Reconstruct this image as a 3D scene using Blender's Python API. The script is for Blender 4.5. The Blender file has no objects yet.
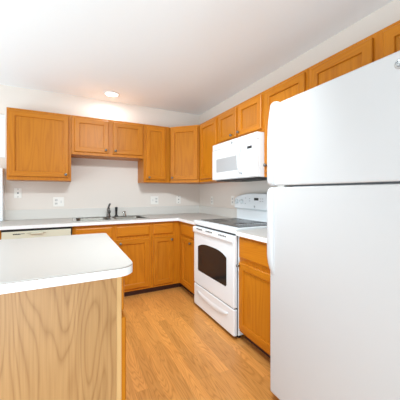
import bpy, bmesh, math, random
from mathutils import Vector, Matrix

# ------------------------------------------------------------------ camera, world, lights, exposure
scene = bpy.context.scene
COL = scene.collection

cam_d = bpy.data.cameras.new('camera')
cam = bpy.data.objects.new('camera', cam_d)
COL.objects.link(cam)
cam.location = (-1.8471, -3.6103, 1.2231)
cam.rotation_euler = (math.pi / 2, 0, -0.4724)
cam_d.sensor_width = 36
cam_d.lens = 255.78 / 400 * 36
cam_d.shift_x = 0.5 / 400
cam_d.shift_y = -6.88 / 400
cam_d.clip_start = 0.02
scene.camera = cam

world = bpy.data.worlds.new('daylight')
scene.world = world
world.use_nodes = True
wbg = world.node_tree.nodes['Background']
wbg.inputs[0].default_value = (0.93, 0.99, 1.02, 1)
wbg.inputs[1].default_value = 0.38


COOL = (0.84, 0.985, 1.075)


def area_light(name, loc, target, sx, sy, power, col=(1, 0.97, 0.93), spread=180):
    d = bpy.data.lights.new(name, 'AREA')
    d.shape = 'RECTANGLE'
    d.size, d.size_y = sx, sy
    d.energy = power
    d.color = col
    d.spread = math.radians(spread)
    o = bpy.data.objects.new(name, d)
    o.location = loc
    o.rotation_euler = (Vector(target) - Vector(loc)).to_track_quat('-Z', 'Y').to_euler()
    COL.objects.link(o)
    return o


# unseen lamps added as daylight fill from behind the camera and from the left
area_light('rear_daylight_fill', (-2.2, -4.6, 1.3), (-1.6, 0, 1.6), 3.0, 2.0, 10, COOL)
area_light('left_daylight_fill', (-3.7, -1.6, 1.2), (0, -1.2, 1.7), 3.2, 2.0, 42, COOL)
# unseen uplight near the floor behind the camera, added to brighten the ceiling
area_light('ceiling_wash_fill', (-2.7, -4.0, 0.25), (-1.5, -1.0, 2.45), 1.8, 1.2, 54, (0.79, 0.99, 1.12))
# unseen overhead lamp over the aisle, added to brighten the far floor and cabinets
area_light('overhead_fill', (-1.35, -2.58, 2.42), (-1.05, -0.75, 0.1), 0.5, 0.3, 29, COOL, 120)

vs = scene.view_settings
vs.view_transform = 'Standard'
vs.look = 'None'
vs.exposure = 0.13
vs.gamma = 1.0
vs.use_curve_mapping = False


# ------------------------------------------------------------------ materials
def new_mat(name):
    m = bpy.data.materials.new(name)
    m.use_nodes = True
    nt = m.node_tree
    return m, nt, nt.nodes['Principled BSDF']


def plain(name, col, rough=0.5, metal=0.0, bump=0.0, bscale=300, spec=0.5, coat=0.0, vary=0.0):
    m, nt, b = new_mat(name)
    N, L = nt.nodes, nt.links
    b.inputs['Base Color'].default_value = (*col, 1)
    b.inputs['Roughness'].default_value = rough
    b.inputs['Metallic'].default_value = metal
    b.inputs['Specular IOR Level'].default_value = spec
    b.inputs['Coat Weight'].default_value = coat
    g = N.new('ShaderNodeNewGeometry')
    n = N.new('ShaderNodeTexNoise')
    n.inputs['Scale'].default_value = bscale
    n.inputs['Detail'].default_value = 3
    L.new(g.outputs['Position'], n.inputs['Vector'])
    if bump:
        bp = N.new('ShaderNodeBump')
        bp.inputs['Strength'].default_value = bump
        bp.inputs['Distance'].default_value = 0.001
        L.new(n.outputs['Fac'], bp.inputs['Height'])
        L.new(bp.outputs['Normal'], b.inputs['Normal'])
    if vary:
        mx = N.new('ShaderNodeMix')
        mx.data_type = 'RGBA'
        mx.inputs['A'].default_value = (*[c * (1 - vary) for c in col], 1)
        mx.inputs['B'].default_value = (*[min(1, c * (1 + vary)) for c in col], 1)
        L.new(n.outputs['Fac'], mx.inputs['Factor'])
        L.new(mx.outputs['Result'], b.inputs['Base Color'])
    return m


def vmath(N, L, op, a, b):
    v = N.new('ShaderNodeVectorMath')
    v.operation = op
    for i, x in enumerate((a, b)):
        if isinstance(x, tuple):
            v.inputs[i].default_value = x
        else:
            L.new(x, v.inputs[i])
    return v.outputs[0]


def fmath(N, L, op, a, b=0.0, clamp=False):
    v = N.new('ShaderNodeMath')
    v.operation = op
    v.use_clamp = clamp
    for i, x in enumerate((a, b)):
        if isinstance(x, (int, float)):
            v.inputs[i].default_value = x
        else:
            L.new(x, v.inputs[i])
    return v.outputs[0]


def mixc(N, L, fac, a, b, blend='MIX'):
    mx = N.new('ShaderNodeMix')
    mx.data_type = 'RGBA'
    mx.blend_type = blend
    for k, x in (('Factor', fac), ('A', a), ('B', b)):
        if isinstance(x, tuple):
            mx.inputs[k].default_value = (*x, 1)
        elif isinstance(x, (int, float)):
            mx.inputs[k].default_value = x
        else:
            L.new(x, mx.inputs[k])
    return mx.outputs['Result']


def grain(N, L, vec, axis, figure, rings, streak, sharp=1.8, detail=1.5):
    """(cathedral figure 0..1, fine streaks 0..1) for a board whose grain runs along axis"""
    lo, hi = figure
    sc = [hi, hi, hi]
    sc['xyz'.index(axis)] = lo
    n1 = N.new('ShaderNodeTexNoise')
    n1.inputs['Scale'].default_value = 1
    n1.inputs['Detail'].default_value = detail
    n1.inputs['Roughness'].default_value = 0.4
    L.new(vmath(N, L, 'MULTIPLY', vec, tuple(sc)), n1.inputs['Vector'])
    t = fmath(N, L, 'MULTIPLY', n1.outputs['Fac'], rings)
    t = fmath(N, L, 'PINGPONG', t, 0.5)
    t = fmath(N, L, 'MULTIPLY', t, 2.0)
    t = fmath(N, L, 'POWER', t, sharp)
    s, lowf = streak
    sc2 = [s, s, s]
    sc2['xyz'.index(axis)] = lowf
    n2 = N.new('ShaderNodeTexNoise')
    n2.inputs['Scale'].default_value = 1
    n2.inputs['Detail'].default_value = 3
    L.new(vmath(N, L, 'MULTIPLY', vec, tuple(sc2)), n2.inputs['Vector'])
    return t, n2.outputs['Fac']


def wood(name, light, dark, axis, rough=0.36, figure=(0.8, 7), rings=12, streak=(75, 2.5), fig_amt=0.28, streak_amt=0.7, coat=0.0, sharp=2.4, detail=1.5):
    m, nt, b = new_mat(name)
    N, L = nt.nodes, nt.links
    g = N.new('ShaderNodeNewGeometry')
    oi = N.new('ShaderNodeObjectInfo')
    r = fmath(N, L, 'MULTIPLY', oi.outputs['Random'], 23.0)
    vec = vmath(N, L, 'ADD', g.outputs['Position'], r)
    fig, st = grain(N, L, vec, axis, figure, rings, streak, sharp, detail)
    f = fmath(N, L, 'ADD', fmath(N, L, 'MULTIPLY', fig, fig_amt), fmath(N, L, 'MULTIPLY', fmath(N, L, 'SUBTRACT', st, 0.25), streak_amt), True)
    c = mixc(N, L, f, light, dark)
    tone = fmath(N, L, 'ADD', 0.94, fmath(N, L, 'MULTIPLY', oi.outputs['Random'], 0.12))
    c = mixc(N, L, 1.0, c, tone, 'MULTIPLY')
    L.new(c, b.inputs['Base Color'])
    b.inputs['Roughness'].default_value = rough
    b.inputs['Specular IOR Level'].default_value = 0.25
    b.inputs['Coat Weight'].default_value = coat
    b.inputs['Coat Roughness'].default_value = 0.25
    bp = N.new('ShaderNodeBump')
    bp.inputs['Strength'].default_value = 0.06
    bp.inputs['Distance'].default_value = 0.001
    L.new(st, bp.inputs['Height'])
    L.new(bp.outputs['Normal'], b.inputs['Normal'])
    return m


def floor_material():
    m, nt, b = new_mat('oak_strip_floor')
    N, L = nt.nodes, nt.links
    g = N.new('ShaderNodeNewGeometry')
    sp = N.new('ShaderNodeSeparateXYZ')
    L.new(g.outputs['Position'], sp.inputs[0])
    W, LEN = 0.078, 0.85
    xs = fmath(N, L, 'DIVIDE', sp.outputs[0], W)
    xi = fmath(N, L, 'FLOOR', xs)
    w1 = N.new('ShaderNodeTexWhiteNoise')
    w1.noise_dimensions = '1D'
    L.new(xi, w1.inputs['W'])
    ys = fmath(N, L, 'DIVIDE', fmath(N, L, 'ADD', sp.outputs[1], fmath(N, L, 'MULTIPLY', w1.outputs['Value'], 3.1)), LEN)
    yi = fmath(N, L, 'FLOOR', ys)
    cb = N.new('ShaderNodeCombineXYZ')
    L.new(xi, cb.inputs[0])
    L.new(yi, cb.inputs[1])
    w2 = N.new('ShaderNodeTexWhiteNoise')
    w2.noise_dimensions = '2D'
    L.new(cb.outputs[0], w2.inputs['Vector'])
    rnd = w2.outputs['Value']
    vec = vmath(N, L, 'ADD', g.outputs['Position'], fmath(N, L, 'MULTIPLY', rnd, 37.0))
    fig, st = grain(N, L, vec, 'y', (1.3, 13), 20, (100, 5), 2.6)
    f = fmath(N, L, 'ADD', fmath(N, L, 'MULTIPLY', fig, 0.50), fmath(N, L, 'MULTIPLY', fmath(N, L, 'SUBTRACT', st, 0.3), 0.75), True)
    c = mixc(N, L, f, (0.74, 0.335, 0.085), (0.43, 0.145, 0.018))
    tone = fmath(N, L, 'ADD', 0.86, fmath(N, L, 'MULTIPLY', rnd, 0.24))
    c = mixc(N, L, 1.0, c, tone, 'MULTIPLY')
    fx = fmath(N, L, 'FRACT', xs)
    seam = fmath(N, L, 'LESS_THAN', fx, 0.02)
    fy = fmath(N, L, 'FRACT', ys)
    seam2 = fmath(N, L, 'LESS_THAN', fy, 0.0025)
    seam = fmath(N, L, 'MAXIMUM', seam, seam2)
    c = mixc(N, L, fmath(N, L, 'MULTIPLY', seam, 0.35), c, (0.30, 0.12, 0.03))
    L.new(c, b.inputs['Base Color'])
    b.inputs['Roughness'].default_value = 0.36
    b.inputs['Coat Weight'].default_value = 0.15
    b.inputs['Coat Roughness'].default_value = 0.3
    return m


HONEY_L, HONEY_D = (0.57, 0.195, 0.009), (0.385, 0.100, 0.003)
M = {}
M['oak_v'] = wood('honey_oak_vertical', HONEY_L, HONEY_D, 'z')
M['oak_hx'] = wood('honey_oak_along_back', HONEY_L, HONEY_D, 'x')
M['oak_hy'] = wood('honey_oak_along_side', HONEY_L, HONEY_D, 'y')
M['oak_panel'] = wood('honey_oak_panel', (0.56, 0.195, 0.010), (0.385, 0.105, 0.003), 'z', figure=(0.9, 8), rings=8, fig_amt=0.35)
M['island_oak'] = wood('pale_oak_panel', (0.49, 0.270, 0.108), (0.25, 0.110, 0.033), 'z', rough=0.4, figure=(0.72, 4.4), rings=28, detail=1.9, streak=(120, 3), fig_amt=0.40, streak_amt=0.9, coat=0.0, sharp=3.2)
M['island_edge'] = wood('pale_oak_edge', (0.66, 0.40, 0.17), (0.50, 0.27, 0.10), 'z', rough=0.4)
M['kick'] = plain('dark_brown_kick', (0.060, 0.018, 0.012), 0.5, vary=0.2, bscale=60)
M['floor'] = floor_material()
M['wall'] = plain('beige_wall_paint', (0.815, 0.735, 0.66), 0.75, bump=0.15, bscale=260)
M['ceiling'] = plain('white_ceiling_paint', (0.91, 0.935, 0.945), 0.9, bump=0.15, bscale=200)
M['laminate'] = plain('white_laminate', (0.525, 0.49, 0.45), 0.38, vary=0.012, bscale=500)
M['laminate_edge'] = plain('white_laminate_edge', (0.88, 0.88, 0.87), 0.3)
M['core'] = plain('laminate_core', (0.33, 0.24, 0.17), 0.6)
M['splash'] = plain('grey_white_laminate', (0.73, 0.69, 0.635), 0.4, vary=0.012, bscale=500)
M['enamel'] = plain('white_enamel', (0.83, 0.85, 0.86), 0.25, coat=0.2)
M['fridge'] = plain('white_textured_enamel', (0.565, 0.54, 0.525), 0.42, bump=0.12, bscale=700)
M['fridge_trim'] = plain('white_smooth_plastic', (0.60, 0.585, 0.58), 0.3)
M['gasket'] = plain('grey_gasket', (0.55, 0.55, 0.56), 0.6)
M['black_glass'] = plain('black_ceramic_glass', (0.018, 0.016, 0.015), 0.1, spec=0.07)
M['oven_glass'] = plain('dark_oven_glass', (0.022, 0.019, 0.017), 0.1, spec=0.3)
M['black'] = plain('black_plastic', (0.015, 0.015, 0.016), 0.45)
M['grey_mark'] = plain('grey_print', (0.45, 0.45, 0.46), 0.5)
M['faint_mark'] = plain('pale_grey_print', (0.40, 0.40, 0.41), 0.5)
M['micro_window'] = plain('pale_grey_mesh_window', (0.47, 0.475, 0.48), 0.2, vary=0.05, bscale=1200)
M['steel'] = plain('brushed_steel', (0.62, 0.61, 0.59), 0.27, metal=1.0, bump=0.05, bscale=200)
M['bowl'] = plain('satin_steel_bowl', (0.15, 0.135, 0.115), 0.42, metal=1.0)
M['tap'] = plain('dark_nickel', (0.16, 0.15, 0.14), 0.3, metal=1.0)
M['chrome'] = plain('chrome', (0.55, 0.54, 0.52), 0.16, metal=1.0)
M['pewter'] = plain('pewter', (0.22, 0.215, 0.21), 0.32, metal=1.0)
M['almond'] = plain('almond_enamel', (0.66, 0.63, 0.49), 0.35)
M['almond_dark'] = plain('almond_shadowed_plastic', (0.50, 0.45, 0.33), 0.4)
M['plate'] = plain('white_plate_plastic', (0.93, 0.89, 0.83), 0.35)
M['slot'] = plain('dark_slot', (0.10, 0.085, 0.07), 0.5)
M['socket'] = plain('ivory_socket', (0.74, 0.71, 0.67), 0.4)
M['white_paint'] = plain('white_trim_paint', (0.86, 0.865, 0.87), 0.45)


def emissive(name, col, strength):
    m, nt, b = new_mat(name)
    b.inputs['Base Color'].default_value = (*col, 1)
    b.inputs['Emission Color'].default_value = (*col, 1)
    b.inputs['Emission Strength'].default_value = strength
    return m


M['lamp'] = emissive('lit_lens', (1, 0.98, 0.95), 3.0)


def glass():
    m, nt, b = new_mat('window_glass')
    N, L = nt.nodes, nt.links
    t = N.new('ShaderNodeBsdfTransparent')
    gl = N.new('ShaderNodeBsdfGlossy')
    gl.inputs['Roughness'].default_value = 0.02
    fr = N.new('ShaderNodeFresnel')
    mx = N.new('ShaderNodeMixShader')
    L.new(fr.outputs[0], mx.inputs[0])
    L.new(t.outputs[0], mx.inputs[1])
    L.new(gl.outputs[0], mx.inputs[2])
    L.new(mx.outputs[0], N['Material Output'].inputs[0])
    return m


M['glass'] = glass()
M['blind'] = emissive('glowing_blind', (0.86, 0.88, 0.89), 0.75)  # glow added to the blind so the window reads as lit by daylight


# ------------------------------------------------------------------ mesh helpers
class Frame:
    """local axes of a piece of furniture: u along its front, d out of the wall, z up"""

    def __init__(self, ox, oy, u, d):
        self.o = Vector((ox, oy, 0))
        self.u = Vector((*u, 0))
        self.d = Vector((*d, 0))

    def __call__(self, u, d, z):
        return self.o + self.u * u + self.d * d + Vector((0, 0, z))


WORLD = Frame(0, 0, (1, 0), (0, 1))


def back(x):   # against the back wall, u runs to the right
    return Frame(x, 0, (1, 0), (0, -1))


def side(y):   # against the right wall, u runs towards the camera
    return Frame(0, y, (0, -1), (-1, 0))


def box(bm, F, u0, u1, d0, d1, z0, z1, mi=0):
    v = [bm.verts.new(F(u, d, z)) for z in (z0, z1) for d in (d0, d1) for u in (u0, u1)]
    for q in ((0, 1, 3, 2), (4, 6, 7, 5), (0, 4, 5, 1), (2, 3, 7, 6), (0, 2, 6, 4), (1, 5, 7, 3)):
        f = bm.faces.new([v[i] for i in q])
        f.material_index = mi


def prism(bm, pts, z0, z1, mi=0):
    a = [bm.verts.new((x, y, z0)) for x, y in pts]
    b = [bm.verts.new((x, y, z1)) for x, y in pts]
    n = len(pts)
    for f in [bm.faces.new(a[::-1]), bm.faces.new(b)] + [bm.faces.new((a[i], a[(i + 1) % n], b[(i + 1) % n], b[i])) for i in range(n)]:
        f.material_index = mi


def extrude_poly(bm, F, pts, d0, d1, mi=0):
    """polygon drawn on a front (u, z) and given thickness along d"""
    a = [bm.verts.new(F(u, d0, z)) for u, z in pts]
    b = [bm.verts.new(F(u, d1, z)) for u, z in pts]
    n = len(pts)
    for f in [bm.faces.new(a), bm.faces.new(b[::-1])] + [bm.faces.new((a[i], b[i], b[(i + 1) % n], a[(i + 1) % n])) for i in range(n)]:
        f.material_index = mi


def side_profile(bm, F, pts, u0, u1, mi=0):
    """polygon drawn in section (d, z) and swept along u"""
    a = [bm.verts.new(F(u0, d, z)) for d, z in pts]
    b = [bm.verts.new(F(u1, d, z)) for d, z in pts]
    n = len(pts)
    for f in [bm.faces.new(a), bm.faces.new(b[::-1])] + [bm.faces.new((a[i], b[i], b[(i + 1) % n], a[(i + 1) % n])) for i in range(n)]:
        f.material_index = mi


def lathe(bm, centre, axis, prof, n=20, mi=0):
    axis = Vector(axis).normalized()
    t = axis.orthogonal().normalized()
    s = axis.cross(t)
    rings = []
    for r, h in prof:
        c = Vector(centre) + axis * h
        if r < 1e-6:
            rings.append([bm.verts.new(c)])
        else:
            rings.append([bm.verts.new(c + (t * math.cos(2 * math.pi * k / n) + s * math.sin(2 * math.pi * k / n)) * r) for k in range(n)])
    for a, b in zip(rings, rings[1:]):
        for k in range(n):
            va = [a[k % len(a)], a[(k + 1) % n % len(a)]]
            vb = [b[(k + 1) % n % len(b)], b[k % len(b)]]
            vv = []
            for v in va + vb:
                if v not in vv:
                    vv.append(v)
            if len(vv) > 2:
                f = bm.faces.new(vv)
                f.material_index = mi
                f.smooth = True
    for R in (rings[0], rings[-1]):
        if len(R) > 1:
            bm.faces.new(R)


def tube(bm, pts, radii, n=12, flat=(1, 1)):
    pts = [Vector(p) for p in pts]
    if not hasattr(radii, '__len__'):
        radii = [radii] * len(pts)
    rings = []
    ref = None
    for i, p in enumerate(pts):
        d = (pts[min(i + 1, len(pts) - 1)] - pts[max(i - 1, 0)]).normalized()
        if ref is None:
            ref = d.orthogonal().normalized()
        ref = (ref - d * ref.dot(d)).normalized()
        s = d.cross(ref)
        rings.append([bm.verts.new(p + (ref * math.cos(2 * math.pi * k / n) * flat[0] + s * math.sin(2 * math.pi * k / n) * flat[1]) * radii[i]) for k in range(n)])
    for a, b in zip(rings, rings[1:]):
        for k in range(n):
            f = bm.faces.new((a[k], a[(k + 1) % n], b[(k + 1) % n], b[k]))
            f.smooth = True
    bm.faces.new(rings[0][::-1])
    bm.faces.new(rings[-1])


def roundrect(u0, u1, z0, z1, r, n=6):
    """outline with rounded corners; r is one radius or four (bottom left, bottom right, top right, top left)"""
    rr = r if hasattr(r, '__len__') else (r,) * 4
    out = []
    for (cu, cz, a0), q in zip(((u0 + rr[0], z0 + rr[0], 180), (u1 - rr[1], z0 + rr[1], 270), (u1 - rr[2], z1 - rr[2], 0), (u0 + rr[3], z1 - rr[3], 90)), rr):
        if q <= 0:
            out.append((cu, cz))
            continue
        for k in range(n + 1):
            a = math.radians(a0 + 90 * k / n)
            out.append((cu + q * math.cos(a), cz + q * math.sin(a)))
    return out


def root_of(o):
    while o.parent:
        o = o.parent
    return o


def obj(name, bm, mats, parent=None, bevel=0.0, seg=2, smooth=False):
    bmesh.ops.recalc_face_normals(bm, faces=bm.faces)
    if parent:
        bmesh.ops.translate(bm, verts=bm.verts, vec=-root_of(parent).location)
    me = bpy.data.meshes.new(name)
    bm.to_mesh(me)
    bm.free()
    for m in (mats if isinstance(mats, (list, tuple)) else [mats]):
        me.materials.append(m)
    if smooth:
        for p in me.polygons:
            p.use_smooth = True
    o = bpy.data.objects.new(name, me)
    COL.objects.link(o)
    o.parent = parent
    if bevel:
        b = o.modifiers.new('bevel', 'BEVEL')
        b.width = bevel
        b.segments = seg
        b.limit_method = 'ANGLE'
        b.angle_limit = math.radians(40)
        b.harden_normals = False
    return o


def thing(name, label, cat, loc, group=None):
    o = bpy.data.objects.new(name, None)
    o.empty_display_size = 0.1
    o.location = loc
    COL.objects.link(o)
    o['label'] = label
    o['category'] = cat
    if group:
        o['group'] = group
    return o


def struct(name, bm, m, parent=None, **k):
    o = obj(name, bm, m, parent, **k)
    if not parent:
        o['kind'] = 'structure'
    return o


def text_part(name, body, F, u, d, z, size, mat, parent, depth=0.0008):
    cu = bpy.data.curves.new(name, 'FONT')
    cu.body = body
    cu.size = size
    cu.extrude = depth
    cu.align_x = 'CENTER'
    cu.align_y = 'CENTER'
    tmp = bpy.data.objects.new(name, cu)
    COL.objects.link(tmp)
    dg = bpy.context.evaluated_depsgraph_get()
    me = bpy.data.meshes.new_from_object(tmp.evaluated_get(dg))
    bpy.data.objects.remove(tmp)
    base = root_of(parent).location
    for v in me.vertices:
        v.co = F(u + v.co.x, d + v.co.z, z + v.co.y) - base
    me.materials.clear()
    me.materials.append(mat)
    o = bpy.data.objects.new(name, me)
    COL.objects.link(o)
    o.parent = parent
    return o


# ------------------------------------------------------------------ the room
CEIL = 2.455
X0, Y0 = -3.65, -4.5
bm = bmesh.new(); box(bm, WORLD, X0, 0.12, Y0, 0.12, -0.1, 0)
struct('floor', bm, M['floor'])
bm = bmesh.new(); box(bm, WORLD, X0, 0.12, Y0, 0.12, CEIL, CEIL + 0.1)
struct('ceiling', bm, M['ceiling'])
WX0, WX1, WZ0, WZ1 = -3.35, -2.497, 1.625, 2.128      # window in the back wall
bm = bmesh.new()
box(bm, WORLD, WX1, 0.12, 0, 0.12, 0, CEIL)
box(bm, WORLD, WX0, WX1, 0, 0.12, 0, WZ0)
box(bm, WORLD, WX0, WX1, 0, 0.12, WZ1, CEIL)
box(bm, WORLD, X0, WX0, 0, 0.12, 0, CEIL)
struct('wall_back', bm, M['wall'])
bm = bmesh.new(); box(bm, WORLD, 0, 0.12, Y0, 0, 0, CEIL)
struct('wall_right', bm, M['wall'])

bm = bmesh.new()
FW = back(0)
for a in ((WX0, WX0 + 0.05, WZ0, WZ1), (WX1 - 0.012, WX1, WZ0, WZ1), (WX0 + 0.05, WX1 - 0.012, WZ0, WZ0 + 0.02), (WX0 + 0.05, WX1 - 0.012, WZ1 - 0.03, WZ1)):
    box(bm, FW, a[0], a[1], -0.09, -0.05, a[2], a[3])
win = struct('window_1', bm, M['white_paint'])
bm = bmesh.new(); box(bm, FW, WX0 + 0.05, WX1 - 0.012, -0.075, -0.07, WZ0 + 0.02, WZ1 - 0.03)
struct('window_pane', bm, M['glass'], win)
bm = bmesh.new(); box(bm, FW, WX0 + 0.05, WX1 - 0.012, -0.088, -0.086, WZ0 + 0.02, WZ1 - 0.03)
struct('window_blind', bm, M['blind'], win)

# white grooved panelling standing on the worktop at the far left
bm = bmesh.new()
for k in range(14):
    xa = -2.497 - 0.06 * (k + 1)
    box(bm, FW, xa + 0.003, xa + 0.06, 0.001, 0.115, 0.916, 1.50)
    box(bm, FW, xa, xa + 0.003, 0.001, 0.109, 0.916, 1.50)
struct('trim_1', bm, M['white_paint'])


# ------------------------------------------------------------------ cabinets
KNOB = [(0.0065, 0), (0.0055, 0.011), (0.0135, 0.015), (0.0150, 0.020), (0.0125, 0.0255), (0.006, 0.028), (0, 0.0285)]


def knob(F, u, d, z, parent):
    bm = bmesh.new()
    lathe(bm, F(u, d, z), F.d, KNOB, 16)
    return obj('knob', bm, M['pewter'], parent)


def door(F, u0, u1, z0, z1, d, parent, knob_at=None, w=0.056, th=0.020, hm=None):
    bm = bmesh.new()
    loops = [(0, 0), (0, th - 0.005), (0.005, th), (w - 0.004, th), (w, th - 0.0025), (w + 0.0015, 0.006), (w + 0.0015, 0)]
    rings = []
    for ins, dd in loops:
        a, b, c, e = u0 + ins, u1 - ins, z0 + ins, z1 - ins
        rings.append([bm.verts.new(F(u, d + dd, z)) for u, z in ((a, c), (b, c), (b, e), (a, e))])
    for A, B in zip(rings, rings[1:] + rings[:1]):
        for k in range(4):
            f = bm.faces.new((A[k], A[(k + 1) % 4], B[(k + 1) % 4], B[k]))
            f.material_index = 1 if k in (0, 2) else 0
    o = obj('door', bm, [M['oak_v'], hm or M['oak_hx']], parent)
    bm = bmesh.new()
    box(bm, F, u0 + w + 0.001, u1 - w - 0.001, d + 0.001, d + 0.0070, z0 + w + 0.001, z1 - w - 0.001)
    obj('door_panel', bm, M['oak_panel'], o)
    if knob_at:
        knob(F, knob_at[0], d + th, knob_at[1], o)
    return o


def drawer(F, u0, u1, z0, z1, d, parent, hm, th=0.019, knob_at=None):
    bm = bmesh.new()
    rings = []
    for ins, dd in ((0, 0), (0, th - 0.007), (0.004, th - 0.003), (0.011, th)):
        a, b, c, e = u0 + ins, u1 - ins, z0 + ins, z1 - ins
        rings.append([bm.verts.new(F(u, d + dd, z)) for u, z in ((a, c), (b, c), (b, e), (a, e))])
    for A, B in zip(rings, rings[1:]):
        for k in range(4):
            bm.faces.new((A[k], A[(k + 1) % 4], B[(k + 1) % 4], B[k]))
    bm.faces.new(rings[0][::-1])
    bm.faces.new(rings[-1])
    o = obj('drawer_front', bm, hm, parent)
    if knob_at:
        knob(F, knob_at[0], d + th, knob_at[1], o)
    return o


def cabinet(name, label, F, w, z0, z1, depth, doors=(), drawers=(), toe=0.0, hm=None, group=None, gap=0.0008, hollow=False):
    hm = hm or M['oak_hx']
    b = F(w / 2, depth / 2, 0 if toe else z0)
    t = thing(name, label, 'cabinet', b, group)
    bm = bmesh.new()
    if hollow:
        box(bm, F, gap, 0.006, 0.002, depth - 0.019, z0, z1)
        box(bm, F, w - 0.006, w - gap, 0.002, depth - 0.019, z0, z1)
        box(bm, F, 0.006, w - 0.006, 0.002, depth - 0.019, z0, z0 + 0.016)
        box(bm, F, 0.006, w - 0.006, 0.002, 0.010, z0 + 0.016, z1)
    else:
        box(bm, F, gap, w - gap, 0.002, depth - 0.019, z0, z1)
    obj('carcass', bm, M['oak_v'], t)
    bm = bmesh.new()
    box(bm, F, gap, w - gap, depth - 0.019, depth, z0, z1)
    obj('face_frame', bm, M['oak_v'], t, bevel=0.0015)
    for (u0, u1, a, c, kn) in doors:
        door(F, u0, u1, a, c, depth, t, kn, hm=hm)
    for (u0, u1, a, c, kn) in drawers:
        drawer(F, u0, u1, a, c, depth, t, hm, knob_at=kn)
    if toe:
        bm = bmesh.new()
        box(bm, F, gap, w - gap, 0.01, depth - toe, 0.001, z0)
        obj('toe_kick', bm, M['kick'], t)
    return t


UD = 0.318                     # depth of the wall cabinets to the face frame
UB, UT = 1.364, 2.122          # bottom and top of the wall cabinets
DB, DT = 1.402, 2.096          # bottom and top of their doors
GU = 'oak wall cabinets'
cabinet('wall_cabinet', 'large single-door oak wall cabinet at the far left of the back wall', back(-2.427), 0.605, UB, UT, UD,
        [(0.020, 0.577, DB, DT, (0.550, 1.432))], group=GU)
cabinet('wall_cabinet', 'short two-door oak wall cabinet hanging high above the sink', back(-1.822), 0.840, 1.672, UT, UD,
        [(0.032, 0.407, 1.706, DT, (0.375, 1.741)), (0.458, 0.820, 1.706, DT, (0.487, 1.741))], group=GU)
cabinet('wall_cabinet', 'narrow oak wall cabinet on the back wall between the short cabinet and the corner cabinet', back(-0.982), 0.362, UB, UT, UD,
        [(0.034, 0.295, DB, DT, (0.069, 1.428))], group=GU)
cabinet('wall_cabinet', 'single-door oak wall cabinet on the right wall between corner cabinet and microwave', side(-0.620), 0.463, UB, UT, UD,
        [(0.042, 0.452, DB, DT, None)], hm=M['oak_hy'], group=GU)
cabinet('wall_cabinet', 'short two-door oak wall cabinet directly above the white microwave', side(-1.084), 0.781, 1.765, UT, UD,
        [(0.036, 0.379, 1.793, DT, (0.311, 1.824)), (0.414, 0.761, 1.793, DT, (0.436, 1.830))], hm=M['oak_hy'], group=GU)
cabinet('wall_cabinet', 'tall oak wall cabinet between the microwave and the fridge top', side(-1.866), 0.464, UB, UT, UD,
        [(0.028, 0.446, DB, DT, (0.052, 1.462))], hm=M['oak_hy'], group=GU)
cabinet('wall_cabinet', 'wide two-door oak wall cabinet over the top of the fridge', side(-2.331), 0.94, 1.80, UT, UD,
        [(0.035, 0.443, 1.83, DT, None), (0.498, 0.905, 1.83, DT, None)], hm=M['oak_hy'], group=GU)

# the diagonal corner cabinet
ca = Vector((-0.6195, -UD)); cb_ = Vector((-UD, -0.6195))
q = 1 / math.sqrt(2)
FD = Frame(ca.x, ca.y, (q, -q), (-q, -q))
cw = (cb_ - ca).length
t = thing('wall_cabinet', 'diagonal oak wall cabinet set across the corner of the two walls', 'cabinet', (-0.3, -0.3, UB), GU)
bm = bmesh.new()
ins = 0.019 * q
prism(bm, [(-0.002, -0.002), (-0.6195, -0.002), (ca.x, ca.y + 0.027), (ca.x + ins, ca.y + ins), (cb_.x + ins, cb_.y + ins), (cb_.x + 0.027, cb_.y), (-0.002, -0.6195)], UB, UT)
obj('carcass', bm, M['oak_v'], t)
bm = bmesh.new(); box(bm, FD, 0.008, cw - 0.008, -0.0185, 0, UB, UT)
obj('face_frame', bm, M['oak_v'], t, bevel=0.0015)
door(FD, 0.020, cw - 0.020, DB, DT, 0.0, t, (0.052, 1.430), w=0.058, hm=M['oak_hy'])

BD = 0.581                     # base cabinets, depth to the face frame
BT = 0.874
GB = 'oak base cabinets under the worktops'
hy = M['oak_hy']
cabinet('base_cabinet', 'oak base cabinet at the left end of the back worktop beside the dishwasher', back(-3.05), 0.628, 0.075, BT, BD,
        [(0.02, 0.60, 0.105, 0.680, None)], [(0.02, 0.60, 0.722, 0.845, None)], toe=0.06, group=GB)
cabinet('base_cabinet', 'wide oak base cabinet under the double sink', back(-1.815), 0.860, 0.075, BT, BD,
        [(0.028, 0.405, 0.105, 0.684, (0.372, 0.645)), (0.456, 0.830, 0.105, 0.684, (0.492, 0.645))],
        [(0.028, 0.405, 0.722, 0.842, None), (0.456, 0.830, 0.722, 0.842, None)], toe=0.06, group=GB, hollow=True)
# corner unit: an L-shaped carcass with one door on each side of the inside corner
t = thing('base_cabinet', 'oak corner base cabinet with a door and drawer on each side of the inside corner', 'cabinet', (-0.5, -0.5, 0), GB)
bm = bmesh.new()
b0 = BD - 0.019
prism(bm, [(-0.002, -0.002), (-0.954, -0.002), (-0.954, -b0), (-b0, -b0), (-b0, -1.0915), (-0.002, -1.0915)], 0.075, BT)
obj('carcass', bm, M['oak_v'], t)
bm = bmesh.new()
box(bm, WORLD, -0.954, -BD, -BD, -b0, 0.075, BT)
obj('face_frame', bm, M['oak_v'], t, bevel=0.0015)
bm = bmesh.new()
box(bm, WORLD, -BD, -b0, -1.0915, -BD, 0.075, BT)
obj('face_frame', bm, M['oak_v'], t, bevel=0.0015)
kd = BD - 0.06
bm = bmesh.new()
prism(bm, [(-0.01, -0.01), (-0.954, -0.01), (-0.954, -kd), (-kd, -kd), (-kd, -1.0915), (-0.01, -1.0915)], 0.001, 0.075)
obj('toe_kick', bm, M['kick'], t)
FB, FS = back(0), side(0)
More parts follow.
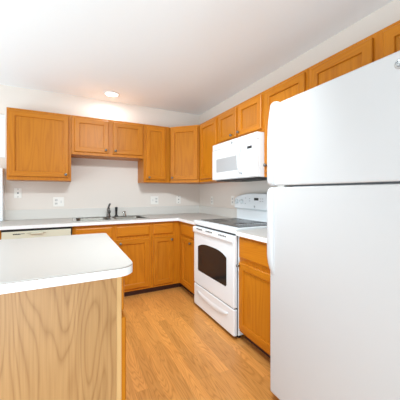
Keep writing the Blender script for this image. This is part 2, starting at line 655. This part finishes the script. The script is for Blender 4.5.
door(FB, -0.934, -0.677, 0.105, 0.684, BD, t, (-0.704, 0.648))
drawer(FB, -0.934, -0.677, 0.722, 0.848, BD, t, M['oak_hx'])
door(FS, 0.664, 1.040, 0.105, 0.684, BD, t, (0.955, 0.645), hm=hy)
drawer(FS, 0.664, 1.040, 0.716, 0.846, BD, t, hy)
cabinet('base_cabinet', 'oak base cabinet with one drawer and one door between the stove and the fridge', side(-1.866), 0.55, 0.075, BT, BD,
        [(0.012, 0.535, 0.105, 0.655, (0.024, 0.628))], [(0.012, 0.535, 0.693, 0.853, None)], toe=0.06, hm=hy, group=GB)


# ------------------------------------------------------------------ worktops
CZ0, CZ1 = 0.8755, 0.914
CD = 0.622


def slab(bm, x0, x1, y0, y1):
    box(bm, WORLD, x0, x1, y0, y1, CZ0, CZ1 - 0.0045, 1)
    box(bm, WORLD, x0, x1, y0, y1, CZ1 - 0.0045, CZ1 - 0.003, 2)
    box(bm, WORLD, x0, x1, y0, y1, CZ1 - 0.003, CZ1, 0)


SX0, SX1, SY0, SY1 = -1.792, -0.980, -0.545, -0.06     # sink cut-out
t = thing('worktop', 'white laminate L-shaped worktop along the back wall with the sink in it', 'worktop', (-1.0, -0.3, CZ0))
bm = bmesh.new()
slab(bm, -3.05, SX0, -CD, -0.002)
slab(bm, SX1, -0.002, -CD, -0.002)
slab(bm, SX0, SX1, -CD, SY0)
slab(bm, SX0, SX1, SY1, -0.002)
slab(bm, -CD, -0.002, -1.0915, -CD)
obj('worktop_slab', bm, [M['laminate'], M['laminate_edge'], M['core']], t)
bm = bmesh.new(); box(bm, WORLD, -2.496, -0.002, -0.021, -0.002, CZ1, 1.029)
obj('backsplash', bm, M['splash'], t, bevel=0.002)
bm = bmesh.new(); box(bm, WORLD, -0.021, -0.002, -1.0915, -0.0215, CZ1, 1.029)
obj('backsplash', bm, M['splash'], t, bevel=0.002)

t = thing('worktop', 'short white laminate worktop between the stove and the fridge', 'worktop', (-0.3, -2.14, CZ0))
bm = bmesh.new(); slab(bm, -CD, -0.002, -2.416, -1.868)
obj('worktop_slab', bm, [M['laminate'], M['laminate_edge'], M['core']], t)
bm = bmesh.new(); box(bm, WORLD, -0.021, -0.002, -2.416, -1.868, CZ1, 1.029)
obj('backsplash', bm, M['splash'], t, bevel=0.002)

# ------------------------------------------------------------------ kitchen island
IX0, IX1, IY0, IY1 = -2.95, -1.592, -2.517, -1.500
t = thing('island_cabinet', 'pale oak panelled kitchen island under the foreground worktop', 'cabinet', (-2.2, -2.0, 0))
bm = bmesh.new(); box(bm, WORLD, -2.90, -1.668, -2.478, -1.535, 0.075, BT)
obj('carcass', bm, M['oak_v'], t)
bm = bmesh.new(); box(bm, WORLD, -2.90, -1.669, -2.492, -2.478, 0.001, BT)
o = obj('side_panel', bm, M['island_oak'], t); o['label'] = 'pale oak end panel with arched grain'
bm = bmesh.new(); box(bm, WORLD, -1.669, -1.647, -2.489, -1.535, 0.075, BT)
box(bm, WORLD, -1.669, -1.647, -2.489, -2.45, 0.001, 0.075)
obj('face_frame', bm, M['island_edge'], t, bevel=0.001)
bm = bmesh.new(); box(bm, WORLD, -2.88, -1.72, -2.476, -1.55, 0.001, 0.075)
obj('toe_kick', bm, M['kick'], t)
FI = Frame(-1.647, -2.489, (0, 1), (1, 0))
for a in (0.004, 0.482):
    door(FI, a, a + 0.462, 0.105, 0.690, 0, t, (a + (0.43 if a < 0.1 else 0.03), 0.645), hm=hy)
    drawer(FI, a, a + 0.462, 0.722, 0.866, 0, t, hy, th=0.014)

t = thing('island_worktop', 'white laminate worktop with rounded corners on the foreground island', 'worktop', (-2.2, -2.0, CZ0))


def island_outline(e=0.0):
    return [(x, y) for x, y in roundrect(IX0 + e, IX1 - e, IY0 + e, IY1 - e, (0.03, 0.075, 0.03, 0.03), 8)]


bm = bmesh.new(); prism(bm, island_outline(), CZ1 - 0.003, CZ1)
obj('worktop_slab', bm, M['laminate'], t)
bm = bmesh.new(); prism(bm, island_outline(0.0005), CZ1 - 0.0055, CZ1 - 0.003)
obj('laminate_seam', bm, M['core'], t)
pts = island_outline(0.0)
seam_x = -1.949
lft = [p for p in pts if p[0] < seam_x]
rgt = [p for p in pts if p[0] >= seam_x]
bm = bmesh.new()
prism(bm, [(seam_x + 0.0010, IY0)] + rgt + [(seam_x + 0.0010, IY1)], CZ0, CZ1 - 0.0055)
obj('edge_band', bm, M['laminate_edge'], t)
bm = bmesh.new()
li = roundrect(IX0, seam_x - 0.0010, IY0, IY1, (0.03, 0, 0, 0.03), 8)
prism(bm, li, CZ0, CZ1 - 0.0055)
obj('edge_band', bm, M['laminate_edge'], t)

bm = bmesh.new(); box(bm, WORLD, seam_x - 0.0009, seam_x + 0.0009, IY0 + 0.0004, IY1 - 0.0004, CZ0, CZ1 - 0.0056)
obj('edge_joint', bm, M['core'], t)

# ------------------------------------------------------------------ sink, tap and fittings
t = thing('kitchen_sink', 'stainless steel double-bowl sink set in the back worktop', 'sink', (-1.386, -0.30, CZ1))
RX0, RX1, RY0, RY1 = -1.806, -0.966, -0.558, -0.046
BL = [(-1.772, -1.408), (-1.364, -1.000)]
BY0, BY1 = -0.525, -0.150
bm = bmesh.new()
zt = CZ1 + 0.0055
for a in ((RX0, RX1, RY0, BY0), (RX0, RX1, BY1, RY1), (RX0, BL[0][0], BY0, BY1), (BL[0][1], BL[1][0], BY0, BY1), (BL[1][1], RX1, BY0, BY1)):
    box(bm, WORLD, a[0], a[1], a[2], a[3], CZ1 + 0.0005, zt)
obj('sink_rim', bm, M['steel'], t)
for xa, xb in BL:
    bm = bmesh.new()
    n_prev = None
    for e, z in ((-0.002, zt - 0.0005), (0.004, zt - 0.010), (0.012, CZ1 - 0.14), (0.05, CZ1 - 0.168)):
        ring = [bm.verts.new((x, y, z)) for x, y in roundrect(xa + e, xb - e, BY0 + e, BY1 - e, 0.055, 6)]
        if n_prev:
            for k in range(len(ring)):
                bm.faces.new((n_prev[k], n_prev[(k + 1) % len(ring)], ring[(k + 1) % len(ring)], ring[k])).smooth = True
        n_prev = ring
    bm.faces.new(n_prev)
    o = obj('bowl', bm, M['bowl'], t)
    sm = o.modifiers.new('wall', 'SOLIDIFY'); sm.thickness = 0.001; sm.offset = 0
    bm = bmesh.new()
    lathe(bm, ((xa + xb) / 2, (BY0 + BY1) / 2, CZ1 - 0.167), (0, 0, 1), [(0.045, 0), (0.045, 0.003), (0.034, 0.004), (0.030, 0.001), (0, 0.001)], 24)
    obj('drain', bm, M['chrome'], o)

zd = zt + 0.0003
fx, fy = -1.386, -0.098
t = thing('kitchen_tap', 'dark metal single-lever tap standing at the middle of the sink', 'tap', (fx, fy, zd))
bm = bmesh.new()
lathe(bm, (fx, fy, zd), (0, 0, 1), [(0.030, 0), (0.030, 0.006), (0.022, 0.012), (0.019, 0.055), (0.021, 0.085), (0.021, 0.098), (0.014, 0.108), (0, 0.11)], 20)
obj('tap_body', bm, M['tap'], t)
bm = bmesh.new()
tube(bm, [(fx, fy - 0.012, zd + 0.060), (fx - 0.004, fy - 0.06, zd + 0.085), (fx - 0.008, fy - 0.13, zd + 0.092), (fx - 0.010, fy - 0.185, zd + 0.082), (fx - 0.010, fy - 0.2, zd + 0.066)], [0.014, 0.013, 0.012, 0.012, 0.011])
obj('spout', bm, M['tap'], t)
bm = bmesh.new()
tube(bm, [(fx, fy, zd + 0.105), (fx + 0.004, fy + 0.004, zd + 0.130), (fx + 0.016, fy + 0.002, zd + 0.158), (fx + 0.022, fy - 0.006, zd + 0.166)], [0.012, 0.011, 0.014, 0.008])
obj('lever', bm, M['tap'], t)
sx = -1.287
t = thing('side_sprayer', 'black hand sprayer on the sink deck right of the tap', 'sprayer', (sx, fy, zd))
bm = bmesh.new(); lathe(bm, (sx, fy, zd), (0, 0, 1), [(0.024, 0), (0.022, 0.008), (0.015, 0.014), (0.013, 0.035), (0, 0.035)], 16)
obj('sprayer_base', bm, M['black'], t)
bm = bmesh.new(); lathe(bm, (sx, fy, zd + 0.030), (0, 0, 1), [(0.012, 0), (0.013, 0.03), (0.016, 0.055), (0.018, 0.078), (0.015, 0.090), (0, 0.092)], 16)
obj('spray_head', bm, M['black'], t)
ax = -1.178
t = thing('soap_dispenser', 'small chrome pump dispenser at the right end of the sink deck', 'soap dispenser', (ax, fy, zd))
bm = bmesh.new(); lathe(bm, (ax, fy, zd), (0, 0, 1), [(0.022, 0), (0.022, 0.006), (0.016, 0.012), (0.015, 0.034), (0.008, 0.038), (0.008, 0.05), (0, 0.05)], 16)
obj('dispenser_body', bm, M['chrome'], t)
bm = bmesh.new(); tube(bm, [(ax + 0.012, fy, zd + 0.053), (ax - 0.01, fy - 0.006, zd + 0.056), (ax - 0.036, fy - 0.018, zd + 0.046)], [0.009, 0.009, 0.006])
obj('pump_spout', bm, M['chrome'], t)

# ------------------------------------------------------------------ dishwasher
F = back(-2.421)
W = 0.604
t = thing('dishwasher', 'almond coloured dishwasher under the back worktop left of the sink', 'dishwasher', (-2.119, -0.3, 0))
bm = bmesh.new(); box(bm, F, 0.004, W - 0.004, 0.03, 0.570, 0.07, 0.871)
obj('tub', bm, M['black'], t)
bm = bmesh.new(); box(bm, F, 0.006, W - 0.006, 0.570, 0.600, 0.105, 0.735)
obj('door', bm, M['almond'], t, bevel=0.004)
bm = bmesh.new(); box(bm, F, 0.006, W - 0.010, 0.570, 0.606, 0.740, 0.8515)
cp = obj('control_panel', bm, M['almond'], t, bevel=0.004)
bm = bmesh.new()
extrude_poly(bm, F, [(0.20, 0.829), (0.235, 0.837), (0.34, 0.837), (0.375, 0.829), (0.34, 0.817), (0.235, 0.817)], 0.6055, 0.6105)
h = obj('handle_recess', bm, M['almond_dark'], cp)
bm = bmesh.new(); box(bm, F, 0.245, 0.345, 0.6105, 0.624, 0.818, 0.833)
obj('handle', bm, M['almond'], h, bevel=0.004)
bm = bmesh.new()
for k in range(5):
    box(bm, F, 0.096 + k * 0.0125, 0.106 + k * 0.0125, 0.6055, 0.6068, 0.819, 0.830)
box(bm, F, 0.160, 0.190, 0.6055, 0.6068, 0.824, 0.829)
obj('brand_lettering', bm, M['black'], cp)
bm = bmesh.new(); box(bm, F, 0.002, W - 0.002, 0.571, 0.604, 0.852, 0.8735)
obj('top_strip', bm, M['black'], t)
bm = bmesh.new(); box(bm, F, W - 0.009, W - 0.001, 0.571, 0.604, 0.105, 0.852)
obj('side_strip', bm, M['black'], t)
bm = bmesh.new(); box(bm, F, 0.006, W - 0.006, 0.480, 0.510, 0.001, 0.10)
obj('kick_plate', bm, M['black'], t)

# ------------------------------------------------------------------ stove
RY = -1.0945
RW = 0.766
F = side(RY)
t = thing('stove', 'white freestanding electric stove with black glass cooktop and dark oven window', 'stove', (-0.33, RY - RW / 2, 0))
bm = bmesh.new(); box(bm, F, 0.002, RW - 0.002, 0.03, 0.585, 0.03, 0.905)
obj('stove_body', bm, M['enamel'], t, bevel=0.003)
for u in (0.04, RW - 0.04):
    for d in (0.08, 0.56):
        bm = bmesh.new(); lathe(bm, F(u, d, 0.0005), (0, 0, 1), [(0.018, 0), (0.018, 0.012), (0.010, 0.014), (0.010, 0.032)], 12)
        obj('foot', bm, M['black'], t)
# white surround of the glass top
bm = bmesh.new()
side_profile(bm, F, [(0.03, 0.905), (0.587, 0.905), (0.587, 0.884), (0.622, 0.884), (0.630, 0.892), (0.630, 0.918), (0.620, 0.930), (0.03, 0.930)], -0.0015, RW + 0.0005)
ct = obj('cooktop', bm, M['enamel'], t, bevel=0.002)
bm = bmesh.new(); box(bm, F, 0.006, RW - 0.014, 0.5855, 0.5945, 0.036, 0.8835)
box(bm, F, 0.006, RW - 0.006, 0.5945, 0.612, 0.870, 0.8835)
obj('gap_shade', bm, M['black'], t)  # black boxes stand in for the shade in the door and drawer gaps
bm = bmesh.new(); box(bm, F, 0.030, RW - 0.030, 0.105, 0.560, 0.9295, 0.9335)
gl = obj('glass_top', bm, M['black_glass'], ct, bevel=0.001)
M['burner'] = plain('grey_burner_ring', (0.05, 0.045, 0.043), 0.15)
for u, d, r in ((0.20, 0.42, 0.105), (0.20, 0.20, 0.08), (0.565, 0.42, 0.085), (0.565, 0.20, 0.105)):
    bm = bmesh.new()
    lathe(bm, F(u, d, 0.9335), (0, 0, 1), [(r, 0), (r, 0.0004), (r - 0.004, 0.0004), (r - 0.004, 0.0001), (r - 0.02, 0.0001), (r - 0.02, 0.0004), (r - 0.022, 0.0004), (r - 0.022, 0.0001), (0, 0.0001)], 32)
    obj('burner_ring', bm, M['burner'], gl)
# oven door
DX0, DX1 = 0.595, 0.630
bm = bmesh.new(); box(bm, F, 0.004, RW - 0.006, DX0, DX1, 0.262, 0.868)
od = obj('oven_door', bm, M['enamel'], t, bevel=0.006, seg=3)
bm = bmesh.new()
wp = [(0.100, 0.425), (0.112, 0.410), (0.634, 0.410), (0.648, 0.425), (0.648, 0.648)]
for k in range(13):
    a = k / 12
    u = 0.648 - a * 0.548
    wp.append((u, 0.662 + 0.046 * (1 - abs(2 * a - 1) ** 3.2)))
wp.append((0.100, 0.648))
extrude_poly(bm, F, wp, DX1 - 0.002, DX1 + 0.0012)
ow = obj('oven_window', bm, M['oven_glass'], od)
# handle: moulded lip right across the top of the door
bm = bmesh.new()
hp = []
side_profile(bm, F, [(DX1 - 0.004, 0.866), (DX1 + 0.010, 0.864), (DX1 + 0.016, 0.852), (DX1 + 0.017, 0.818), (DX1 + 0.011, 0.803), (DX1 + 0.006, 0.805), (DX1 + 0.004, 0.830), (DX1 - 0.004, 0.838)], 0.008, RW - 0.010)
hd = obj('handle', bm, M['enamel'], od, bevel=0.005, seg=3)
for g in (0.100, 0.300, 0.540):
    bm = bmesh.new()
    for k in range(5):
        box(bm, F, g + k * 0.026, g + k * 0.026 + 0.017, DX1 + 0.013, DX1 + 0.0178, 0.843, 0.856)
    obj('vent_slots', bm, M['slot'], od)
# storage drawer with a scooped pull
bm = bmesh.new(); box(bm, F, 0.004, RW - 0.006, DX0, DX1, 0.030, 0.252)
sd = obj('storage_drawer', bm, M['enamel'], t, bevel=0.008, seg=3)
bm = bmesh.new()
up, lo = [], []
for k in range(17):
    a = k / 16
    u = 0.085 + a * 0.585
    c = 1 - (2 * a - 1) ** 2
    up.append((u, 0.196 - 0.010 * c))
    lo.append((u, 0.186 - 0.058 * c ** 0.7))
outer = up + lo[::-1]
A = [bm.verts.new(F(u, DX1 + 0.0004, z)) for u, z in outer]
n = len(up)
B = [bm.verts.new(F(u, DX1 + 0.0145, zu * 0.25 + zl * 0.75)) for (u, zu), (_, zl) in zip(up, lo)]
for k in range(n - 1):
    bm.faces.new((A[k], A[k + 1], B[k + 1], B[k])).smooth = True
    bm.faces.new((A[2 * n - 1 - k], B[k], B[k + 1], A[2 * n - 2 - k])).smooth = True
bm.faces.new((A[0], B[0], A[2 * n - 1]))
bm.faces.new((A[n - 1], A[n], B[n - 1]))
obj('drawer_pull', bm, M['enamel'], sd)
# back guard
bm = bmesh.new(); box(bm, F, 0.020, RW - 0.020, 0.03, 0.075, 0.930, 1.05)
obj('riser', bm, M['enamel'], t)
bm = bmesh.new()
bp = [(0.0, 1.045), (RW, 1.045), (RW, 1.165)]
for k in range(1, 16):
    a = k / 16
    u = RW - a * RW
    bp.append((u, 1.165 + 0.056 * (1 - abs(2 * a - 1) ** 3.2)))
bp.append((0.0, 1.165))
extrude_poly(bm, F, bp, 0.028, 0.098)
bg = obj('back_guard', bm, M['enamel'], t, bevel=0.014, seg=3)
for u in (0.060, 0.146, RW - 0.146, RW - 0.060):
    bm = bmesh.new()
    lathe(bm, F(u, 0.0975, 1.128), F.d, [(0.027, 0), (0.026, 0.006), (0.022, 0.010), (0.020, 0.020), (0, 0.021)], 20)
    box(bm, F, u - 0.005, u + 0.005, 0.112, 0.126, 1.106, 1.150)
    k_ = obj('control_knob', bm, M['enamel'], bg)
    bm = bmesh.new(); box(bm, F, u - 0.0012, u + 0.0012, 0.1255, 0.1268, 1.128, 1.148)
    obj('pointer_mark', bm, M['slot'], k_)
bm = bmesh.new(); box(bm, F, 0.365, 0.435, 0.0975, 0.0995, 1.146, 1.172)
obj('clock_display', bm, M['black'], bg)
for u, z in ((0.21, 1.165), (0.205, 1.105), (0.28, 1.160), (0.28, 1.135), (0.455, 1.160), (0.455, 1.135), (0.49, 1.160), (0.49, 1.135)):
    bm = bmesh.new(); box(bm, F, u, u + 0.018, 0.0975, 0.0988, z, z + 0.007)
    obj('button', bm, M['faint_mark'], bg)


def badge(F, u, d, z, r, parent, mat, face):
    bm = bmesh.new()
    lathe(bm, F(u, d, z), F.d, [(r, 0), (r, 0.002), (r * 0.86, 0.003), (r * 0.8, 0.0015), (0, 0.0015)], 28)
    o = obj('badge', bm, mat, parent)
    text_part('badge_lettering', 'GE', F, u, d + 0.0026, z, r * 1.15, face, o)
    return o


badge(F, 0.372, 0.0975, 1.080, 0.011, bg, M['faint_mark'], M['grey_mark'])

# ------------------------------------------------------------------ microwave
F = side(-1.088)
MW = 0.772
MZ0, MZ1 = 1.366, 1.7605
t = thing('microwave', 'white over-the-range microwave hanging above the stove', 'microwave', (-0.2, -1.088 - MW / 2, MZ0))
bm = bmesh.new(); box(bm, F, 0.001, MW - 0.001, 0.003, 0.365, MZ0, MZ1)
obj('case', bm, M['enamel'], t, bevel=0.003)
bm = bmesh.new()
box(bm, F, 0.03, MW - 0.03, 0.03, 0.355, MZ0 - 0.012, MZ0)
box(bm, F, 0.10, 0.34, 0.10, 0.30, MZ0 - 0.016, MZ0 - 0.012)
box(bm, F, 0.43, 0.67, 0.10, 0.30, MZ0 - 0.016, MZ0 - 0.012)
obj('vent_grille', bm, M['black'], t)
bm = bmesh.new(); box(bm, F, 0.001, MW - 0.001, 0.366, 0.392, 1.700, MZ1)
tg = obj('top_panel', bm, M['enamel'], t, bevel=0.004)
badge(F, 0.385, 0.3918, 1.729, 0.014, tg, M['faint_mark'], M['grey_mark'])
bm = bmesh.new(); box(bm, F, 0.001, 0.605, 0.366, 0.396, MZ0 + 0.004, 1.6975)
md = obj('door', bm, M['enamel'], t, bevel=0.006, seg=3)
bm = bmesh.new(); extrude_poly(bm, F, roundrect(0.093, 0.490, 1.448, 1.592, 0.012), 0.3955, 0.3968)
obj('door_window', bm, M['micro_window'], md)
bm = bmesh.new()
tube(bm, [F(0.548, 0.393, 1.682), F(0.548, 0.418, 1.655), F(0.548, 0.430, 1.60), F(0.548, 0.432, 1.545), F(0.548, 0.430, 1.49), F(0.548, 0.418, 1.437), F(0.548, 0.393, 1.420)], [0.017, 0.018, 0.018, 0.018, 0.018, 0.018, 0.017], 14, (1, 0.72))
obj('handle', bm, M['enamel'], md)
bm = bmesh.new(); box(bm, F, 0.608, MW - 0.001, 0.366, 0.396, MZ0 + 0.004, 1.6975)
mc = obj('control_panel', bm, M['enamel'], t, bevel=0.006, seg=3)
bm = bmesh.new(); box(bm, F, 0.640, 0.706, 0.3955, 0.3972, 1.626, 1.650)
obj('display', bm, M['black'], mc)
for r_ in range(6):
    for c_ in range(3):
        bm = bmesh.new(); box(bm, F, 0.636 + c_ * 0.028, 0.636 + c_ * 0.028 + 0.016, 0.3955, 0.3968, 1.584 - r_ * 0.028, 1.593 - r_ * 0.028)
        obj('button', bm, M['faint_mark'], mc)
bm = bmesh.new(); lathe(bm, F(0.555, 0.3955, 1.405), F.d, [(0.008, 0), (0.008, 0.002), (0, 0.0022)], 16)
obj('door_stud', bm, M['faint_mark'], md)

# ------------------------------------------------------------------ fridge
FY = -2.440
FWD = 0.775
F = side(FY)
FX = 0.780
FZT = 1.742
SPL = 1.262
t = thing('fridge', 'tall white top-freezer fridge in the right foreground', 'fridge', (-0.4, FY - FWD / 2, 0))
bm = bmesh.new(); box(bm, F, 0.004, FWD - 0.004, 0.03, 0.70, 0.02, FZT - 0.006)
obj('cabinet_body', bm, M['fridge'], t, bevel=0.006)
for u in (0.05, FWD - 0.05):
    for d in (0.08, 0.64):
        bm = bmesh.new(); lathe(bm, F(u, d, 0.0005), (0, 0, 1), [(0.02, 0), (0.02, 0.012), (0.011, 0.014), (0.011, 0.022)], 12)
        obj('foot', bm, M['black'], t)
bm = bmesh.new(); box(bm, F, 0.012, FWD - 0.012, 0.70, 0.718, 0.06, FZT - 0.012)
obj('door_gasket', bm, M['gasket'], t)
bm = bmesh.new(); box(bm, F, 0.004, FWD, 0.718, FX, 0.045, SPL - 0.0045)
fd = obj('fridge_door', bm, M['fridge'], t, bevel=0.007, seg=3)
bm = bmesh.new(); box(bm, F, 0.004, FWD, 0.718, FX, SPL + 0.0045, FZT)
zd_ = obj('freezer_door', bm, M['fridge'], t, bevel=0.007, seg=3)


def fridge_handle(pts, parent):
    """(z, outermost d, left u, right u) stations of a moulded grip on the left edge of a door"""
    bm = bmesh.new()
    prev = None
    for z, d, a, w in pts:
        g = w - a
        sec = [(a, FX - 0.03), (a - 0.001, d - 0.010), (a + g * 0.06, d - 0.003), (a + g * 0.2, d), (a + g * 0.55, d), (a + g * 0.72, d - 0.004), (a + g * 0.80, d - 0.012), (a + g * 0.84, FX - 0.004), (w, FX - 0.006), (w, FX - 0.03)]
        ring = [bm.verts.new(F(u, dd, z)) for u, dd in sec]
        if prev:
            n = len(ring)
            for k in range(n):
                bm.faces.new((prev[k], prev[(k + 1) % n], ring[(k + 1) % n], ring[k])).smooth = True
        else:
            bm.faces.new(ring)
        prev = ring
    bm.faces.new(prev)
    return obj('handle', bm, M['fridge_trim'], parent)


fridge_handle([(SPL + 0.0045, FX + 0.006, 0.016, 0.044), (SPL + 0.009, FX + 0.013, 0.006, 0.050), (SPL + 0.018, FX + 0.019, 0.0, 0.054), (SPL + 0.032, FX + 0.022, -0.004, 0.055), (SPL + 0.25, FX + 0.021, -0.004, 0.054), (SPL + 0.36, FX + 0.016, -0.003, 0.050),
               (SPL + 0.43, FX + 0.010, 0.002, 0.044), (SPL + 0.462, FX + 0.006, 0.006, 0.040), (FZT - 0.008, FX + 0.008, 0.008, 0.048), (FZT + 0.006, FX + 0.008, 0.016, 0.060), (FZT + 0.012, FX + 0.004, 0.026, 0.056)], zd_)
fridge_handle([(0.742, FX - 0.003, 0.026, 0.040), (0.752, FX + 0.004, 0.020, 0.046), (0.775, FX + 0.012, 0.010, 0.050), (0.81, FX + 0.018, 0.000, 0.053), (0.86, FX + 0.022, -0.004, 0.055), (SPL - 0.036, FX + 0.022, -0.004, 0.055), (SPL - 0.020, FX + 0.019, 0.0, 0.054),
               (SPL - 0.010, FX + 0.013, 0.006, 0.050), (SPL - 0.0045, FX + 0.006, 0.016, 0.044)], fd)
badge(F, 0.678, FX - 0.0005, 1.692, 0.019, zd_, M['chrome'], M['grey_mark'])
bm = bmesh.new(); box(bm, F, 0.055, 0.105, 0.714, FX - 0.012, SPL - 0.004, SPL + 0.004)
obj('hinge_plate', bm, M['plate'], t)


# ------------------------------------------------------------------ wall plates
def plate(name, label, cat, F, u, z, w=0.072, h=0.116, group='wall plates above the worktop'):
    t = thing(name, label, cat, F(u, 0.0005, z), group)
    bm = bmesh.new(); box(bm, F, u - w / 2, u + w / 2, 0.0005, 0.006, z - h / 2, z + h / 2)
    obj('cover_plate', bm, M['plate'], t, bevel=0.002)
    return t


def duplex(F, u, z, t):
    for dz in (-0.021, 0.021):
        bm = bmesh.new(); extrude_poly(bm, F, roundrect(u - 0.017, u + 0.017, z + dz - 0.014, z + dz + 0.014, 0.010), 0.0055, 0.0075)
        o = obj('receptacle', bm, M['socket'], t)
        bm = bmesh.new()
        for du in (-0.007, 0.007):
            box(bm, F, u + du - 0.0016, u + du + 0.0016, 0.007, 0.0080, z + dz - 0.004, z + dz + 0.006)
        box(bm, F, u - 0.002, u + 0.002, 0.007, 0.0080, z + dz - 0.011, z + dz - 0.007)
        obj('slots', bm, M['slot'], o)


def toggle(F, u, z, t):
    bm = bmesh.new(); box(bm, F, u - 0.006, u + 0.006, 0.0055, 0.0070, z - 0.014, z + 0.014)
    box(bm, F, u - 0.004, u + 0.004, 0.006, 0.016, z - 0.001, z + 0.010)
    obj('toggle_switch', bm, M['socket'], t)


def jack(F, u, z, t):
    bm = bmesh.new(); box(bm, F, u - 0.007, u + 0.007, 0.0055, 0.0072, z - 0.007, z + 0.007)
    obj('jack', bm, M['slot'], t)
    for dz in (-0.045, 0.045):
        bm = bmesh.new(); lathe(bm, F(u, 0.0055, z + dz), F.d, [(0.0045, 0), (0.0045, 0.001), (0, 0.0014)], 12)
        obj('screw', bm, M['slot'], t)


t = plate('phone_jack', 'white phone jack plate under the large left wall cabinet', 'wall plate', back(0), -2.373, 1.224); jack(back(0), -2.373, 1.224, t)
t = plate('power_outlet', 'white double wall plate with outlet and switch left of the sink', 'outlet', back(0), -1.958, 1.116, 0.118, 0.118)
duplex(back(0), -1.985, 1.116, t); toggle(back(0), -1.932, 1.116, t)
t = plate('light_switch', 'white double wall plate with switch and outlet right of the sink', 'outlet', back(0), -0.738, 1.120, 0.117, 0.118)
duplex(back(0), -0.712, 1.120, t); toggle(back(0), -0.764, 1.120, t)
t = plate('phone_jack', 'white jack plate with a dark socket on the back wall near the corner', 'wall plate', back(0), -0.361, 1.122); jack(back(0), -0.361, 1.128, t)
t = plate('power_outlet', 'white outlet plate on the right wall nearest the corner', 'outlet', side(0), 0.402, 1.118); duplex(side(0), 0.402, 1.118, t)
t = plate('power_outlet', 'white outlet plate on the right wall beside the stove control panel', 'outlet', side(0), 0.925, 1.130); duplex(side(0), 0.925, 1.130, t)

# ------------------------------------------------------------------ recessed ceiling lamp
LX, LY = -1.372, -0.275
t = thing('recessed_ceiling_light', 'lit round recessed ceiling light above the sink', 'ceiling light', (LX, LY, CEIL))
bm = bmesh.new(); lathe(bm, (LX, LY, CEIL - 0.0005), (0, 0, -1), [(0.098, 0), (0.094, 0.006), (0.080, 0.007), (0.076, 0.001)], 32)
obj('trim_ring', bm, M['white_paint'], t)
bm = bmesh.new(); lathe(bm, (LX, LY, CEIL - 0.0008), (0, 0, -1), [(0.0755, 0), (0.0755, 0.002), (0.05, 0.004), (0, 0.005)], 32)
obj('lens', bm, M['lamp'], t)
d = bpy.data.lights.new('recessed_lamp', 'AREA')
d.shape = 'DISK'
d.size = 0.14
d.energy = 3.0
d.color = (0.84, 0.98, 1.08)
o = bpy.data.objects.new('recessed_lamp', d)
o.location = (0, 0, -0.02)
o.parent = t
COL.objects.link(o)
